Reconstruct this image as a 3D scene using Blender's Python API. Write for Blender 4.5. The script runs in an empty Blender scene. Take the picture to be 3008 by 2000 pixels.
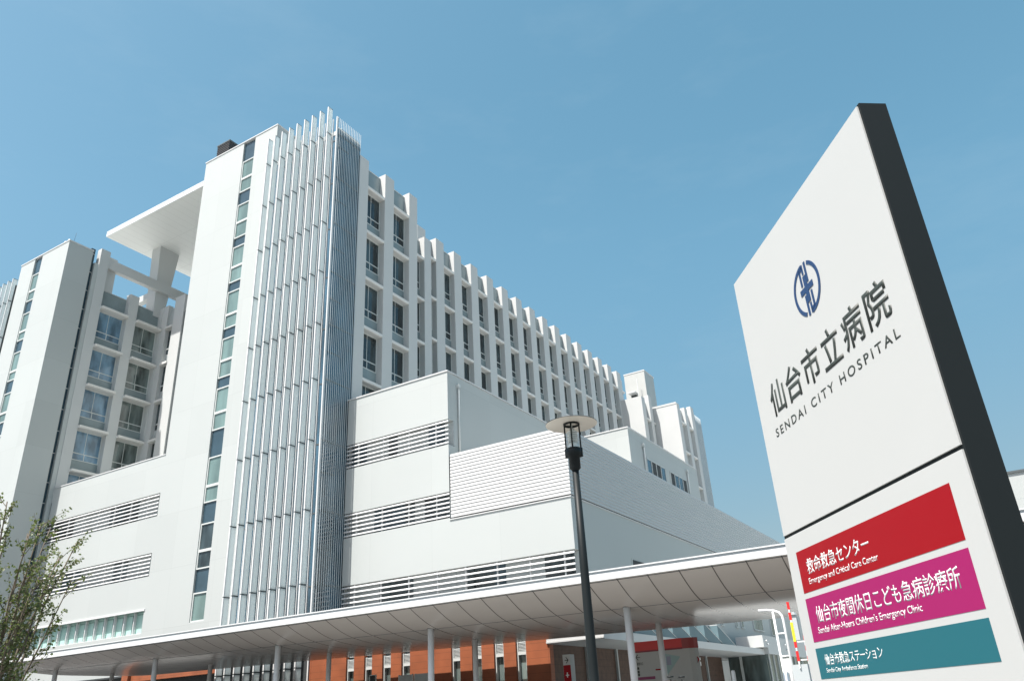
import bpy, bmesh, math, random
from mathutils import Vector, Matrix
R = math.radians
random.seed(7)
SC = bpy.context.scene
COL = SC.collection

# ------------------------------------------------------------------ camera
cam_d = bpy.data.cameras.new("camera")
cam = bpy.data.objects.new("camera", cam_d)
COL.objects.link(cam)
yaw, pitch, roll = -0.5261, 0.4406, -0.0584
cy, sy, cp, sp, cr, sr = (math.cos(yaw), math.sin(yaw), math.cos(pitch), math.sin(pitch), math.cos(roll), math.sin(roll))
fw = Vector((sy * cp, cy * cp, sp))
ri = Vector((cy, -sy, 0))
up = ri.cross(fw)
r2 = cr * ri + sr * up
u2 = -sr * ri + cr * up
M = Matrix((r2, u2, -fw)).transposed().to_4x4()
M.translation = Vector((0, 0, 1.6))
cam.matrix_world = M
cam_d.sensor_fit = 'HORIZONTAL'
cam_d.sensor_width = 36
cam_d.lens = 27.69
cam_d.clip_start = 0.1
cam_d.clip_end = 3000
SC.camera = cam

# ------------------------------------------------------------------ sky, sun, exposure
SUN_EL, SUN_AZ = R(63), R(17)                    # azimuth measured from -Y towards -X
sdir = Vector((-math.sin(SUN_AZ) * math.cos(SUN_EL), -math.cos(SUN_AZ) * math.cos(SUN_EL), math.sin(SUN_EL)))
W = bpy.data.worlds.new("World")
SC.world = W
W.use_nodes = True
wn, wl = W.node_tree.nodes, W.node_tree.links
bg = wn["Background"]
sky = wn.new("ShaderNodeTexSky")
sky.sky_type = 'NISHITA'
sky.sun_disc = False
sky.sun_elevation = SUN_EL
sky.sun_rotation = R(180) + SUN_AZ
sky.altitude = 50
sky.air_density = 1.0
sky.dust_density = 1.5
sky.ozone_density = 1.0
sepc = wn.new("ShaderNodeSeparateColor")
comc = wn.new("ShaderNodeCombineColor")
wl.new(sky.outputs[0], sepc.inputs[0])
for i, (gain, power) in enumerate(((1.03, 1.22), (1.61, 0.87), (1.49, 0.86))):   # clear summer sky with a cyan cast
    pw = wn.new("ShaderNodeMath"); pw.operation = 'POWER'; pw.inputs[1].default_value = power
    ml = wn.new("ShaderNodeMath"); ml.operation = 'MULTIPLY'; ml.inputs[1].default_value = gain
    wl.new(sepc.outputs[i], pw.inputs[0]); wl.new(pw.outputs[0], ml.inputs[0]); wl.new(ml.outputs[0], comc.inputs[i])
tcn = wn.new("ShaderNodeTexCoord")
mpn = wn.new("ShaderNodeMapping"); mpn.inputs['Scale'].default_value = (2.2, 2.2, 7.0); mpn.inputs['Rotation'].default_value = (.25, .1, .4)
nzn = wn.new("ShaderNodeTexNoise"); nzn.inputs['Scale'].default_value = 1.3; nzn.inputs['Detail'].default_value = 9; nzn.inputs['Roughness'].default_value = .62
rmp = wn.new("ShaderNodeMapRange"); rmp.inputs[1].default_value = .52; rmp.inputs[2].default_value = .85; rmp.inputs[3].default_value = 0; rmp.inputs[4].default_value = .09
mxn = wn.new("ShaderNodeMix"); mxn.data_type = 'RGBA'; mxn.inputs['B'].default_value = (5.2, 5.9, 6.2, 1)
wl.new(tcn.outputs['Generated'], mpn.inputs[0]); wl.new(mpn.outputs[0], nzn.inputs['Vector']); wl.new(nzn.outputs['Fac'], rmp.inputs[0])
wl.new(rmp.outputs[0], mxn.inputs['Factor']); wl.new(comc.outputs[0], mxn.inputs['A'])
# low sky dulled by summer haze
spz = wn.new("ShaderNodeSeparateXYZ"); hz = wn.new("ShaderNodeMapRange"); hz.interpolation_type = 'SMOOTHSTEP'
hz.inputs[1].default_value = -.05; hz.inputs[2].default_value = .55; hz.inputs[3].default_value = .46; hz.inputs[4].default_value = 1.0
hzm = wn.new("ShaderNodeVectorMath"); hzm.operation = 'SCALE'
wl.new(tcn.outputs['Generated'], spz.inputs[0]); wl.new(spz.outputs['Z'], hz.inputs[0])
wl.new(mxn.outputs['Result'], hzm.inputs[0]); wl.new(hz.outputs[0], hzm.inputs['Scale'])
wl.new(hzm.outputs[0], bg.inputs[0])
bg.inputs[1].default_value = 0.08
sun_d = bpy.data.lights.new("sun", 'SUN')
sun_d.energy = 4.9
sun_d.angle = R(0.53)
sun_d.color = (1.0, 0.955, 0.90)
sun = bpy.data.objects.new("sun", sun_d)
sun.rotation_euler = sdir.to_track_quat('Z', 'Y').to_euler()
sun.location = (0, -20, 60)
COL.objects.link(sun)
SC.view_settings.view_transform = 'Standard'
SC.view_settings.look = 'None'
SC.view_settings.exposure = 1.0
SC.view_settings.gamma = 1

GZ = 0.7                                          # ground level

# ------------------------------------------------------------------ materials
def mat(name, col, rough=0.6, metal=0.0, spec=0.5, noise=0.0, nscale=0.5, bump=0.0, bscale=20):
    m = bpy.data.materials.new(name)
    m.use_nodes = True
    nt = m.node_tree
    b = nt.nodes["Principled BSDF"]
    b.inputs['Base Color'].default_value = (*col, 1)
    b.inputs['Roughness'].default_value = rough
    b.inputs['Metallic'].default_value = metal
    b.inputs['Specular IOR Level'].default_value = spec
    if noise or bump:
        g = nt.nodes.new('ShaderNodeNewGeometry')
    if noise:
        n = nt.nodes.new('ShaderNodeTexNoise')
        n.inputs['Scale'].default_value = nscale
        n.inputs['Detail'].default_value = 6
        nt.links.new(g.outputs['Position'], n.inputs['Vector'])
        r = nt.nodes.new('ShaderNodeValToRGB')
        r.color_ramp.elements[0].position = 0.3
        r.color_ramp.elements[1].position = 0.7
        r.color_ramp.elements[0].color = (*[c * (1 - noise) for c in col], 1)
        r.color_ramp.elements[1].color = (*[min(1, c * (1 + noise)) for c in col], 1)
        nt.links.new(n.outputs['Fac'], r.inputs['Fac'])
        nt.links.new(r.outputs['Color'], b.inputs['Base Color'])
    if bump:
        n2 = nt.nodes.new('ShaderNodeTexNoise')
        n2.inputs['Scale'].default_value = bscale
        nt.links.new(g.outputs['Position'], n2.inputs['Vector'])
        bp = nt.nodes.new('ShaderNodeBump')
        bp.inputs['Strength'].default_value = bump
        bp.inputs['Distance'].default_value = 0.02
        nt.links.new(n2.outputs['Fac'], bp.inputs['Height'])
        nt.links.new(bp.outputs['Normal'], b.inputs['Normal'])
    return m

def add_joints(m, lines, dark=0.86):
    """thin panel joints: lines = [(axis, period, offset, width)] in world metres"""
    nt = m.node_tree
    b = nt.nodes["Principled BSDF"]
    g = nt.nodes.new('ShaderNodeNewGeometry')
    s = nt.nodes.new('ShaderNodeSeparateXYZ')
    nt.links.new(g.outputs['Position'], s.inputs[0])
    tot = None
    for ax, per, off, wd in lines:
        a = nt.nodes.new('ShaderNodeMath'); a.operation = 'ADD'; a.inputs[1].default_value = -off
        nt.links.new(s.outputs['XYZ'.index(ax)], a.inputs[0])
        d = nt.nodes.new('ShaderNodeMath'); d.operation = 'DIVIDE'; d.inputs[1].default_value = per
        nt.links.new(a.outputs[0], d.inputs[0])
        f = nt.nodes.new('ShaderNodeMath'); f.operation = 'FRACT'
        nt.links.new(d.outputs[0], f.inputs[0])
        c = nt.nodes.new('ShaderNodeMath'); c.operation = 'LESS_THAN'; c.inputs[1].default_value = wd / per
        nt.links.new(f.outputs[0], c.inputs[0])
        if tot is None:
            tot = c
        else:
            mx = nt.nodes.new('ShaderNodeMath'); mx.operation = 'MAXIMUM'
            nt.links.new(tot.outputs[0], mx.inputs[0]); nt.links.new(c.outputs[0], mx.inputs[1])
            tot = mx
    mix = nt.nodes.new('ShaderNodeMix'); mix.data_type = 'RGBA'; mix.blend_type = 'MULTIPLY'
    nt.links.new(tot.outputs[0], mix.inputs['Factor'])
    inp = b.inputs['Base Color']
    if inp.is_linked:
        src = inp.links[0].from_socket
        nt.links.new(src, mix.inputs['A'])
    else:
        mix.inputs['A'].default_value = inp.default_value
    mix.inputs['B'].default_value = (dark, dark, dark, 1)
    nt.links.new(mix.outputs['Result'], inp)
    return m

def glass(name, col, var=0.6, vscale=(1.2, 1.2, 0.5), rough=0.03, spec=0.7):
    """opaque-backed window glass: dim room seen through a reflecting pane"""
    m = mat(name, col, rough, 0, spec)
    nt = m.node_tree
    b = nt.nodes["Principled BSDF"]
    g = nt.nodes.new('ShaderNodeNewGeometry')
    mp = nt.nodes.new('ShaderNodeMapping')
    mp.inputs['Scale'].default_value = vscale
    nt.links.new(g.outputs['Position'], mp.inputs['Vector'])
    n = nt.nodes.new('ShaderNodeTexNoise')
    n.inputs['Scale'].default_value = 1.0
    n.inputs['Detail'].default_value = 3
    nt.links.new(mp.outputs[0], n.inputs['Vector'])
    r = nt.nodes.new('ShaderNodeValToRGB')
    r.color_ramp.elements[0].position = 0.35
    r.color_ramp.elements[1].position = 0.68
    r.color_ramp.elements[0].color = (*[c * (1 - var) for c in col], 1)
    r.color_ramp.elements[1].color = (*[c * (1 + var) for c in col], 1)
    nt.links.new(n.outputs['Fac'], r.inputs['Fac'])
    nt.links.new(r.outputs['Color'], b.inputs['Base Color'])
    return m

WHITE = add_joints(mat('white_panel', (.385, .412, .405), .55, noise=.012, nscale=.25), [('Z', 3.86, .1, .022), ('X', 4.4, .3, .016)], .87)
def panel_tone(m, px, pz, amt):
    """each cladding panel a slightly different white"""
    nt = m.node_tree; b = nt.nodes["Principled BSDF"]
    g = nt.nodes.new('ShaderNodeNewGeometry'); sn = nt.nodes.new('ShaderNodeVectorMath'); sn.operation = 'SNAP'
    sn.inputs[1].default_value = (px, px, pz)
    ad = nt.nodes.new('ShaderNodeVectorMath'); ad.operation = 'ADD'; ad.inputs[1].default_value = (-.308, .013, -.11)
    wnz = nt.nodes.new('ShaderNodeTexWhiteNoise'); mr = nt.nodes.new('ShaderNodeMapRange')
    mr.inputs[3].default_value = 1 - amt; mr.inputs[4].default_value = 1 + amt
    nt.links.new(g.outputs['Position'], ad.inputs[0]); nt.links.new(ad.outputs[0], sn.inputs[0]); nt.links.new(sn.outputs[0], wnz.inputs['Vector'])
    nt.links.new(wnz.outputs['Value'], mr.inputs[0])
    mx = nt.nodes.new('ShaderNodeMix'); mx.data_type = 'RGBA'; mx.blend_type = 'MULTIPLY'; mx.inputs['Factor'].default_value = 1
    src = b.inputs['Base Color'].links[0].from_socket
    nt.links.new(src, mx.inputs['A']); nt.links.new(mr.outputs[0], mx.inputs['B']); nt.links.new(mx.outputs['Result'], b.inputs['Base Color'])
panel_tone(WHITE, 4.4, 3.86, .022)
PIER = mat('white_pier', (.46, .475, .47), .6, noise=.02, nscale=.6)
COPING = mat('white_coping', (.52, .53, .53), .4)
SILL = mat('white_sill', (.58, .58, .56), .55)
GLASS = glass('window_glass', (.030, .045, .050))
GLASSC = glass('courtyard_glass', (.10, .13, .125), .6, (1.2, 1.2, .35), .03, .9)
GLASSB = glass('bluish_court_glass', (.11, .20, .28), .45, (1.2, 1.2, .5), .03, .9)  # blue of the reflected sky put into the base colour
GLASSG = glass('greenish_glass', (.13, .20, .19), .25, (.9, .9, .25))
GLASSD = mat('dark_spandrel_glass', (.035, .065, .085), .08, 0, .6, noise=.15, nscale=.8)
SPAN = mat('grey_spandrel', (.20, .25, .26), .25, 0, .5, noise=.08, nscale=.7)
FRAME = mat('pale_frame', (.50, .53, .52), .4)
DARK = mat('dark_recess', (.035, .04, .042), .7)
DGREY = mat('dark_grey_panel', (.07, .085, .09), .5)
MGREY = mat('mid_grey_panel', (.34, .37, .37), .5, noise=.1, nscale=.8)
SLAT = mat('white_slat', (.58, .59, .59), .4)
SCREEN = add_joints(mat('louvre_screen', (.46, .47, .465), .45), [('X', 1.82, .25, .02)], .75)
STEEL = mat('satin_steel', (.55, .56, .56), .3, .9)
METAL = mat('grey_metal_cladding', (.42, .43, .41), .45, .3, noise=.04, nscale=1)
BLACKM = mat('black_louvre', (.03, .03, .03), .5)
BLUEG = glass('blue_curtain_glass', (.045, .095, .135), .5, (.7, .7, .3), .02, .8)
BAR = mat('pale_screen_bar', (.52, .58, .60), .35, .1)
ORANGE = add_joints(mat('terracotta_tile', (.25, .072, .026), .6, noise=.16, nscale=1.3), [('Z', .31, .02, .014), ('X', 1.3, .1, .016), ('Y', 1.3, .1, .016)], .55)
ASPHALT = mat('asphalt', (.13, .13, .128), .9, noise=.15, nscale=3, bump=.3, bscale=60)
PAVING = mat('pale_paving', (.39, .41, .405), .85, noise=.08, nscale=1.5)
SOFFIT = add_joints(mat('soffit_panel', (.50, .475, .44), .22, 0, .45, noise=.015, nscale=.5), [('X', .942, -4.85, .036)], .25)
CANW = mat('canopy_white', (.56, .58, .585), .3)
CANG = mat('canopy_gutter_grey', (.22, .25, .27), .4)
COLUMN = mat('column_white', (.56, .57, .57), .28)
SIGNW = mat('sign_white', (.47, .485, .475), .45, 0, .3, noise=.008, nscale=1.5)
SIGNK = mat('sign_black', (.012, .016, .017), .6, 0, .15)
INK = mat('dark_lettering', (.030, .038, .032), .5)
BLUE = mat('emblem_blue', (.018, .050, .13), .5, 0, .3)
RED = mat('sign_red', (.27, .004, .009), .55, 0, .15, noise=.02)
MAG = mat('sign_magenta', (.29, .013, .105), .55, 0, .15, noise=.02)
TEAL = mat('sign_teal', (.018, .118, .145), .55, 0, .15, noise=.02)
TXTW = mat('white_lettering', (.66, .69, .68), .45)
LAMPK = mat('lamp_dark_grey', (.010, .014, .015), .5, 0, .22)
LAMPS = mat('lamp_shade', (.80, .76, .66), .3, .1)
CLEAR = mat('lamp_glass', (.62, .66, .64), .15)
POSTW = mat('white_gloss_paint', (.68, .70, .70), .3)
YELLOW = mat('yellow_plate', (.68, .66, .03), .45)
BRIGHTRED = mat('bright_red_paint', (.60, .02, .02), .4)
BOXGREY = mat('cabinet_grey', (.42, .46, .47), .5)
def fin_mat():
    m = mat('fin_frosted', (.82, .87, .87), .35)
    nt = m.node_tree
    b = nt.nodes["Principled BSDF"]
    t = nt.nodes.new('ShaderNodeBsdfTranslucent')
    t.inputs[0].default_value = (.86, .91, .91, 1)
    mx = nt.nodes.new('ShaderNodeMixShader')
    mx.inputs[0].default_value = .64
    out = nt.nodes['Material Output']
    nt.links.new(b.outputs[0], mx.inputs[1]); nt.links.new(t.outputs[0], mx.inputs[2])
    nt.links.new(mx.outputs[0], out.inputs[0])
    return m
FIN = fin_mat()

# ------------------------------------------------------------------ mesh builder
class MB:
    def __init__(s):
        s.v, s.f, s.m, s.sm = [], [], [], []
    def face(s, pts, mi=0, smooth=False):
        n = len(s.v)
        s.v += [tuple(p) for p in pts]
        s.f.append(tuple(range(n, n + len(pts)))); s.m.append(mi); s.sm.append(smooth)
    def box(s, x0, x1, y0, y1, z0, z1, mi=0):
        n = len(s.v)
        s.v += [(x0, y0, z0), (x1, y0, z0), (x1, y1, z0), (x0, y1, z0), (x0, y0, z1), (x1, y0, z1), (x1, y1, z1), (x0, y1, z1)]
        for q in ((0, 3, 2, 1), (4, 5, 6, 7), (0, 1, 5, 4), (1, 2, 6, 5), (2, 3, 7, 6), (3, 0, 4, 7)):
            s.f.append(tuple(n + i for i in q)); s.m.append(mi); s.sm.append(False)
        return s
    def prism(s, poly, axis, a, b, mi=0, smooth=False):
        """extrude a closed 2-D polygon along an axis from a to b"""
        def P(u, w, t):
            return {'X': (t, u, w), 'Y': (u, t, w), 'Z': (u, w, t)}[axis]
        n = len(s.v); k = len(poly)
        s.v += [P(u, w, a) for u, w in poly] + [P(u, w, b) for u, w in poly]
        for i in range(k):
            j = (i + 1) % k
            s.f.append((n + i, n + j, n + k + j, n + k + i)); s.m.append(mi); s.sm.append(smooth)
        s.f.append(tuple(n + i for i in reversed(range(k)))); s.m.append(mi); s.sm.append(False)
        s.f.append(tuple(n + k + i for i in range(k))); s.m.append(mi); s.sm.append(False)
        return s
    def tube(s, path, rad, mi=0, seg=12, caps=True):
        """round tube through a list of points; rad a number or a list"""
        pts = [Vector(p) for p in path]
        rads = rad if isinstance(rad, (list, tuple)) else [rad] * len(pts)
        n0 = len(s.v)
        for i, p in enumerate(pts):
            t = (pts[min(i + 1, len(pts) - 1)] - pts[max(i - 1, 0)]).normalized()
            a = Vector((0, 0, 1)) if abs(t.z) < .9 else Vector((1, 0, 0))
            u = t.cross(a).normalized(); w = t.cross(u)
            for k in range(seg):
                th = 2 * math.pi * k / seg
                s.v.append(tuple(p + rads[i] * (math.cos(th) * u + math.sin(th) * w)))
        for i in range(len(pts) - 1):
            for k in range(seg):
                k2 = (k + 1) % seg
                s.f.append((n0 + i * seg + k, n0 + i * seg + k2, n0 + (i + 1) * seg + k2, n0 + (i + 1) * seg + k)); s.m.append(mi); s.sm.append(True)
        if caps:
            s.f.append(tuple(n0 + k for k in reversed(range(seg)))); s.m.append(mi); s.sm.append(False)
            e = n0 + (len(pts) - 1) * seg
            s.f.append(tuple(e + k for k in range(seg))); s.m.append(mi); s.sm.append(False)
        return s
    def lathe(s, prof, c=(0, 0, 0), seg=32, mi=0, smooth=True):
        n0 = len(s.v)
        for r, z in prof:
            for k in range(seg):
                th = 2 * math.pi * k / seg
                s.v.append((c[0] + r * math.cos(th), c[1] + r * math.sin(th), c[2] + z))
        for i in range(len(prof) - 1):
            for k in range(seg):
                k2 = (k + 1) % seg
                s.f.append((n0 + i * seg + k, n0 + i * seg + k2, n0 + (i + 1) * seg + k2, n0 + (i + 1) * seg + k)); s.m.append(mi); s.sm.append(smooth)
        return s
    def mesh(s, name, mats):
        me = bpy.data.meshes.new(name)
        me.from_pydata(s.v, [], s.f)
        for m in (mats if isinstance(mats, (list, tuple)) else [mats]):
            me.materials.append(m)
        me.polygons.foreach_set('material_index', s.m)
        me.polygons.foreach_set('use_smooth', s.sm)
        me.update()
        bm = bmesh.new(); bm.from_mesh(me)
        bmesh.ops.recalc_face_normals(bm, faces=bm.faces)
        bm.to_mesh(me); bm.free()
        return me

def tag(o, label=None, cat=None, group=None, kind=None):
    if label: o['label'] = label
    if cat: o['category'] = cat
    if group: o['group'] = group
    if kind: o['kind'] = kind
    return o
def empty(name, loc, label, cat, group=None, rz=0):
    o = bpy.data.objects.new(name, None)
    o.location = loc; o.rotation_euler = (0, 0, rz)
    o.empty_display_size = .3
    COL.objects.link(o)
    return tag(o, label, cat, group)
def link(name, me, parent=None, loc=(0, 0, 0)):
    o = bpy.data.objects.new(name, me)
    o.location = loc
    if parent: o.parent = parent
    COL.objects.link(o)
    return o
def part(name, mb, mats, parent, label=None):
    """mesh given in world coordinates, hung under an unrotated parent"""
    o = bpy.data.objects.new(name, mb.mesh(name, mats))
    p, off = parent, Vector((0, 0, 0))
    while p:
        off += Vector(p.location); p = p.parent
    o.location = -off
    o.parent = parent
    COL.objects.link(o)
    if label: o['label'] = label
    return o
def copy_at(o, loc):
    c = o.copy(); COL.objects.link(c); c.location = loc
    return c

# ------------------------------------------------------------------ the setting: ground
g = MB(); g.face([(-900, -900, GZ), (900, -900, GZ), (900, 900, GZ), (-900, 900, GZ)])
tag(link('ground', g.mesh('ground', PAVING)), kind='structure')
g = MB(); g.face([(-9, -40, GZ + .004), (70, -40, GZ + .004), (70, 15.5, GZ + .004), (-9, 15.5, GZ + .004)])
tag(link('road', g.mesh('road', ASPHALT)), kind='structure')

g = MB(); g.face([(-80, 8, GZ + .004), (-24, 8, GZ + .004), (-24, 32, GZ + .004), (-80, 32, GZ + .004)])
tag(link('dark_bounce_sheet', g.mesh('dark_bounce_sheet', mat('dark_asphalt', (.055, .055, .056), .9, noise=.2, nscale=2, bump=.3, bscale=50))), kind='structure')  # unseen dark sheet added to cut bounce light on the left soffit
g = MB(); g.box(-24, 40, 15.5, 31.5, GZ - .05, GZ + .12)
tag(link('soffit_bounce_slab', g.mesh('soffit_bounce_slab', mat('pale_concrete', (.13, .125, .12), .85, noise=.08, nscale=1.2))), kind='structure')  # unseen slab added to set the bounce light on the soffit

# ------------------------------------------------------------------ the hospital
F = 35.0                                          # main facade plane
HB = empty('hospital_building', (-40, 45, GZ), 'large white hospital with fin clad corner tower and long ward wing of repeated windows', 'hospital')

# ---- main tower with its tall window strip
TZ = 46.75
b = MB()
b.box(-50.42, -45.6, F, 48, GZ, TZ); b.box(-44.2, -41.6, F, 48, GZ, TZ)
b.box(-45.6, -44.2, F + .25, 47.9, GZ, TZ - .02); b.box(-45.6, -44.2, F, F + .25, GZ, 7.95)
b.box(-41.6, -39.55, F + .012, 47, GZ, 41.2)
tower = part('tower', b, WHITE, HB)
b = MB(); b.box(-50.47, -41.55, F - .05, 48.05, TZ, TZ + .1); part('coping', b, COPING, tower)
def strip_windows(x0, x1, y, elems, parent):
    """elems = (top, bottom, kind): window panes and dark spandrels down a strip"""
    for top, bot, kd in elems:
        w = MB()
        if kd == 'd':
            w.box(x0, x1, y + .14, y + .2, bot, top, 0)
            part('spandrel', w, GLASSD, parent)
            continue
        fr = .09
        w.box(x0, x0 + fr, y + .06, y + .2, bot, top); w.box(x1 - fr, x1, y + .06, y + .2, bot, top)
        w.box(x0 + fr, x1 - fr, y + .06, y + .2, top - fr, top); w.box(x0 + fr, x1 - fr, y + .06, y + .2, bot, bot + fr)
        w.box(x0 + fr, x1 - fr, y + .13, y + .18, bot + fr, top - fr, 1)
        part('window', w, [FRAME, GLASSG if kd == 'w' else GLASS], parent)
main_el = [(46.66, 44.75, 'd'), (44.75, 42.95, 'w'), (42.95, 41.58, 'w'), (41.58, 40.35, 'd'), (40.35, 38.6, 'w'), (38.6, 37.1, 'w'), (37.1, 36.27, 'd'),
           (36.27, 34.4, 'w'), (34.4, 33.0, 'w'), (33.0, 32.2, 'd'), (32.2, 30.2, 'w'), (30.2, 29.0, 'w'), (29.0, 28.2, 'd'), (28.2, 26.35, 'w'), (26.35, 24.96, 'w'),
           (24.96, 24.16, 'd'), (24.16, 22.25, 'w'), (22.25, 20.92, 'w'), (20.92, 18.95, 'd'), (18.95, 16.88, 'w'), (16.88, 15.71, 'w'), (15.71, 14.3, 'd'),
           (14.3, 12.47, 'k'), (12.47, 11.27, 'k'), (11.27, 9.78, 'd'), (9.78, 7.95, 'w')]
strip_windows(-45.6, -44.2, F, main_el, tower)
v = MB(); v.box(-49.95, -48.4, 35.6, 37.1, TZ, 48.75, 0); v.box(-50.0, -48.35, 35.55, 37.15, 48.75, 48.87, 1)
for k in range(9):
    v.box(-49.97, -48.38, 35.57, 37.12, TZ + .25 + k * .2, TZ + .31 + k * .2, 0)
part('roof_vent', v, [BLACKM, DGREY], tower)

# ---- fin clad stair tower (glass curtain wall behind vertical fins)
def fin_mesh(z0, z1, joints, depth=.44, wd=.07):
    """one fin, its own origin at x=0, front edge y=0; broken into lengths by dark joints"""
    m = MB()
    zs = [z0] + joints + [z1]
    for a, c in zip(zs[:-1], zs[1:]):
        m.box(-wd / 2, wd / 2, .03, depth, a + .03, c - .03, 0)
        m.box(-wd / 2 - .01, wd / 2 + .01, 0, .03, a + .03, c - .03, 1)
    for j in joints:
        m.box(-wd / 2 - .012, wd / 2 + .012, .02, depth + .02, j - .03, j + .03, 2)
    m.box(-wd / 2, wd / 2, .03, depth, z1 - .03, z1, 2)
    return m.mesh('fin', [FIN, SLAT, DGREY])
FX = [-39.4, -38.69, -37.92, -37.14, -36.36, -35.58, -34.80, -34.0, -33.22]
JZ = [4.35, 8.62, 12.75, 16.95, 20.9, 24.75, 28.6, 32.45, 36.3, 40.1]
YS = 32.38
b = MB()
b.box(-39.55, -32.78, 33.42, 35.25, GZ, 40.9, 0)                       # glass body
b.box(-39.55, -32.75, 33.38, 33.42, 40.6, 40.95, 1)
for z in JZ: b.box(-39.55, -32.76, 33.40, 33.42, z - .04, z + .04, 2)
fint = part('stair_tower', b, [BLUEG, FRAME, DGREY], HB)
fm = fin_mesh(GZ, 42.48, JZ)
for x in FX:
    o = link('fin', fm, fint, (x, YS, 0))
for i, x in enumerate(FX):                                           # paired mullions of the curtain wall
    m = MB()
    m.box(x - .10, x - .06, 33.02, 33.12, GZ, 41.8)
    part('mullion', m, SLAT, fint)
m = MB()                                                             # glazed side screen with fine bars
m.box(-32.66, -32.58, 32.72, 32.82, GZ, 41.5, 2)
for k in range(15):
    y = 32.86 + k * .172
    m.box(-32.615, -32.585, y, y + .03, GZ, 41.52)
for z in JZ: m.box(-32.645, -32.622, 32.75, 35.32, z - .035, z + .035, 1)
for z in (39.0, 34.4, 30.5, 26.6, 22.8, 15, 10.6): m.box(-32.645, -32.622, 32.9, 34.1, z - .03, z + .03, 1)
part('bar_screen', m, [BAR, DGREY, SLAT], fint)
m = MB()
m.box(-32.75, -32.67, 32.95, 35.3, GZ, 40.6, 0); m.box(-32.75, -32.66, 33.0, 35.3, 40.6, 40.7, 1)
part('side_glazing', m, [BLUEG, FRAME], fint)

# ---- ward wing: piers, windows with sills
ward = MB()
XI1, XI2, XB = -33.07, -35.32, -34.2
ward.box(-50, XI1 - .12, 36, 42.15, GZ, 39.45); ward.box(-50, XI2 - .12, 42.15, 88.5, GZ, 39.45)
ward.box(-36, XB - .12, 42.15, 45.0, GZ, 37.75)
ward = part('ward_wing', ward, PIER, HB)
def window_mesh(w, h_sp, h):
    """ward window in its own frame: y along the wall, x outwards, z up from the sill below"""
    m = MB(); t = .06
    m.box(-.10, -.04, 0, w, 0, h_sp, 1)                              # spandrel
    m.box(-.09, -.06, t, w - t, h_sp + t, h - t, 2)                  # pane
    m.box(-.10, -.02, 0, t, h_sp, h, 0); m.box(-.10, -.02, w - t, w, h_sp, h, 0)
    m.box(-.10, -.02, t, w - t, h - t, h, 0); m.box(-.10, -.02, t, w - t, h_sp, h_sp + t, 0)
    zt = h_sp + .58
    m.box(-.085, -.03, t, w - t, zt, zt + .07, 0)
    m.box(-.085, -.035, w * .5 - .03, w * .5 + .03, h_sp + t, zt, 0)
    m.box(-.085, -.045, w * .48 - .02, w * .48 + .02, zt + .07, h - t, 0)
    return m
def sill_mesh(w, d=.47, th=.22):
    m = MB(); m.prism([(-.1, 0), (d, 0), (d, -th + .04), (d - .05, -th), (-.1, -th)], 'Y', 0, w)
    return m.mesh('sill', SILL)
def top_mesh(w, h):
    m = MB(); m.box(-.10, -.04, 0, w, 0, h, 0); m.box(-.12, -.02, 0, w, h, h + .06, 1)
    return m.mesh('parapet_panel', [SPAN, COPING])
ROW = 3.85
cache = {}
def bay(xin, y0, w, rows, zs=37.48, ztop=39.42, parent=ward, gl=None, over=0.47):
    key = (round(w, 2), round(ztop - zs, 2), gl, over)
    if key not in cache:
        wm = window_mesh(w, 1.02, ROW - .22).mesh('window', [FRAME, SPAN, gl or GLASS])
        cache[key] = (wm, sill_mesh(w, over), top_mesh(w, ztop - zs))
    wm, sm, tm = cache[key]
    off = Vector((0, 0, 0)); p = parent
    while p: off += Vector(p.location); p = p.parent
    link('parapet_panel', tm, parent, Vector((xin, y0, zs)) - off)
    for r in range(rows):
        link('sill', sm, parent, Vector((xin, y0, zs - r * ROW)) - off)
        link('window', wm, parent, Vector((xin, y0, zs - (r + 1) * ROW)) - off)
def pier(x0, x1, y0, y1, top, z0=6, parent=ward):
    m = MB(); m.box(x0, x1, y0, y1, z0, top)
    part('pier', m, PIER, parent)
for y0, y1 in ((35.33, 36.27), (38.19, 39.24), (41.14, 42.15)):
    pier(XI1 - .2, -32.6, y0, y1, 39.7)
bay(XI1, 36.27, 1.92, 5); bay(XI1, 39.24, 1.90, 5)
pier(XB - .2, -33.72, 44.55, 45.45, 37.75)
bay(XB, 42.15, 2.40, 4, 35.7, 37.45)
pr = [(45.08, 46.2)] + [(47.72 + 2.707 * k, 48.86 + 2.707 * k) for k in range(15)]
for y0, y1 in pr: pier(XI2 - .2, -34.85, y0, y1, 39.7)
for (a0, a1), (c0, c1) in zip(pr[:-1], pr[1:]): bay(XI2, a1, c0 - a1, 4)
bay(XI2, 86.76, .9, 4)

# ---- far end of the ward wing
far = MB()
far.box(-40, -32.1, 85.85, 86.9, GZ, 35.75); far.box(-40, -32.55, 86.9, 90.5, GZ, 35.6)
far.box(-40, -29.15, 89.9, 90.85, GZ, 35.35); far.box(-40, -29.6, 90.85, 96.4, GZ, 35.2)
far.box(-32.6, -32.1, 88.3, 89.2, 18, 36.6); far.box(-29.7, -29.15, 92.7, 93.7, 18, 35.5); far.box(-29.7, -29.15, 95.3, 96.4, 18, 36.4)
far.box(-32.5, -29.2, 89.86, 89.9, 35.2, 35.45)
farw = part('end_block', far, PIER, HB)  # same cladding as the walls; brighter sunlit white put into its colour
for xin, y0, w in ((-32.55, 86.9, 1.4), (-32.55, 89.2, .7), (-29.6, 90.85, 1.85), (-29.6, 93.7, 1.6)):
    bay(xin, y0, w, 3, 33.3, 35.1, farw, None, .42)
m = MB(); m.box(-31.5, -29.3, 96.4, 99.3, GZ, 35.3, 0)
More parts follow.
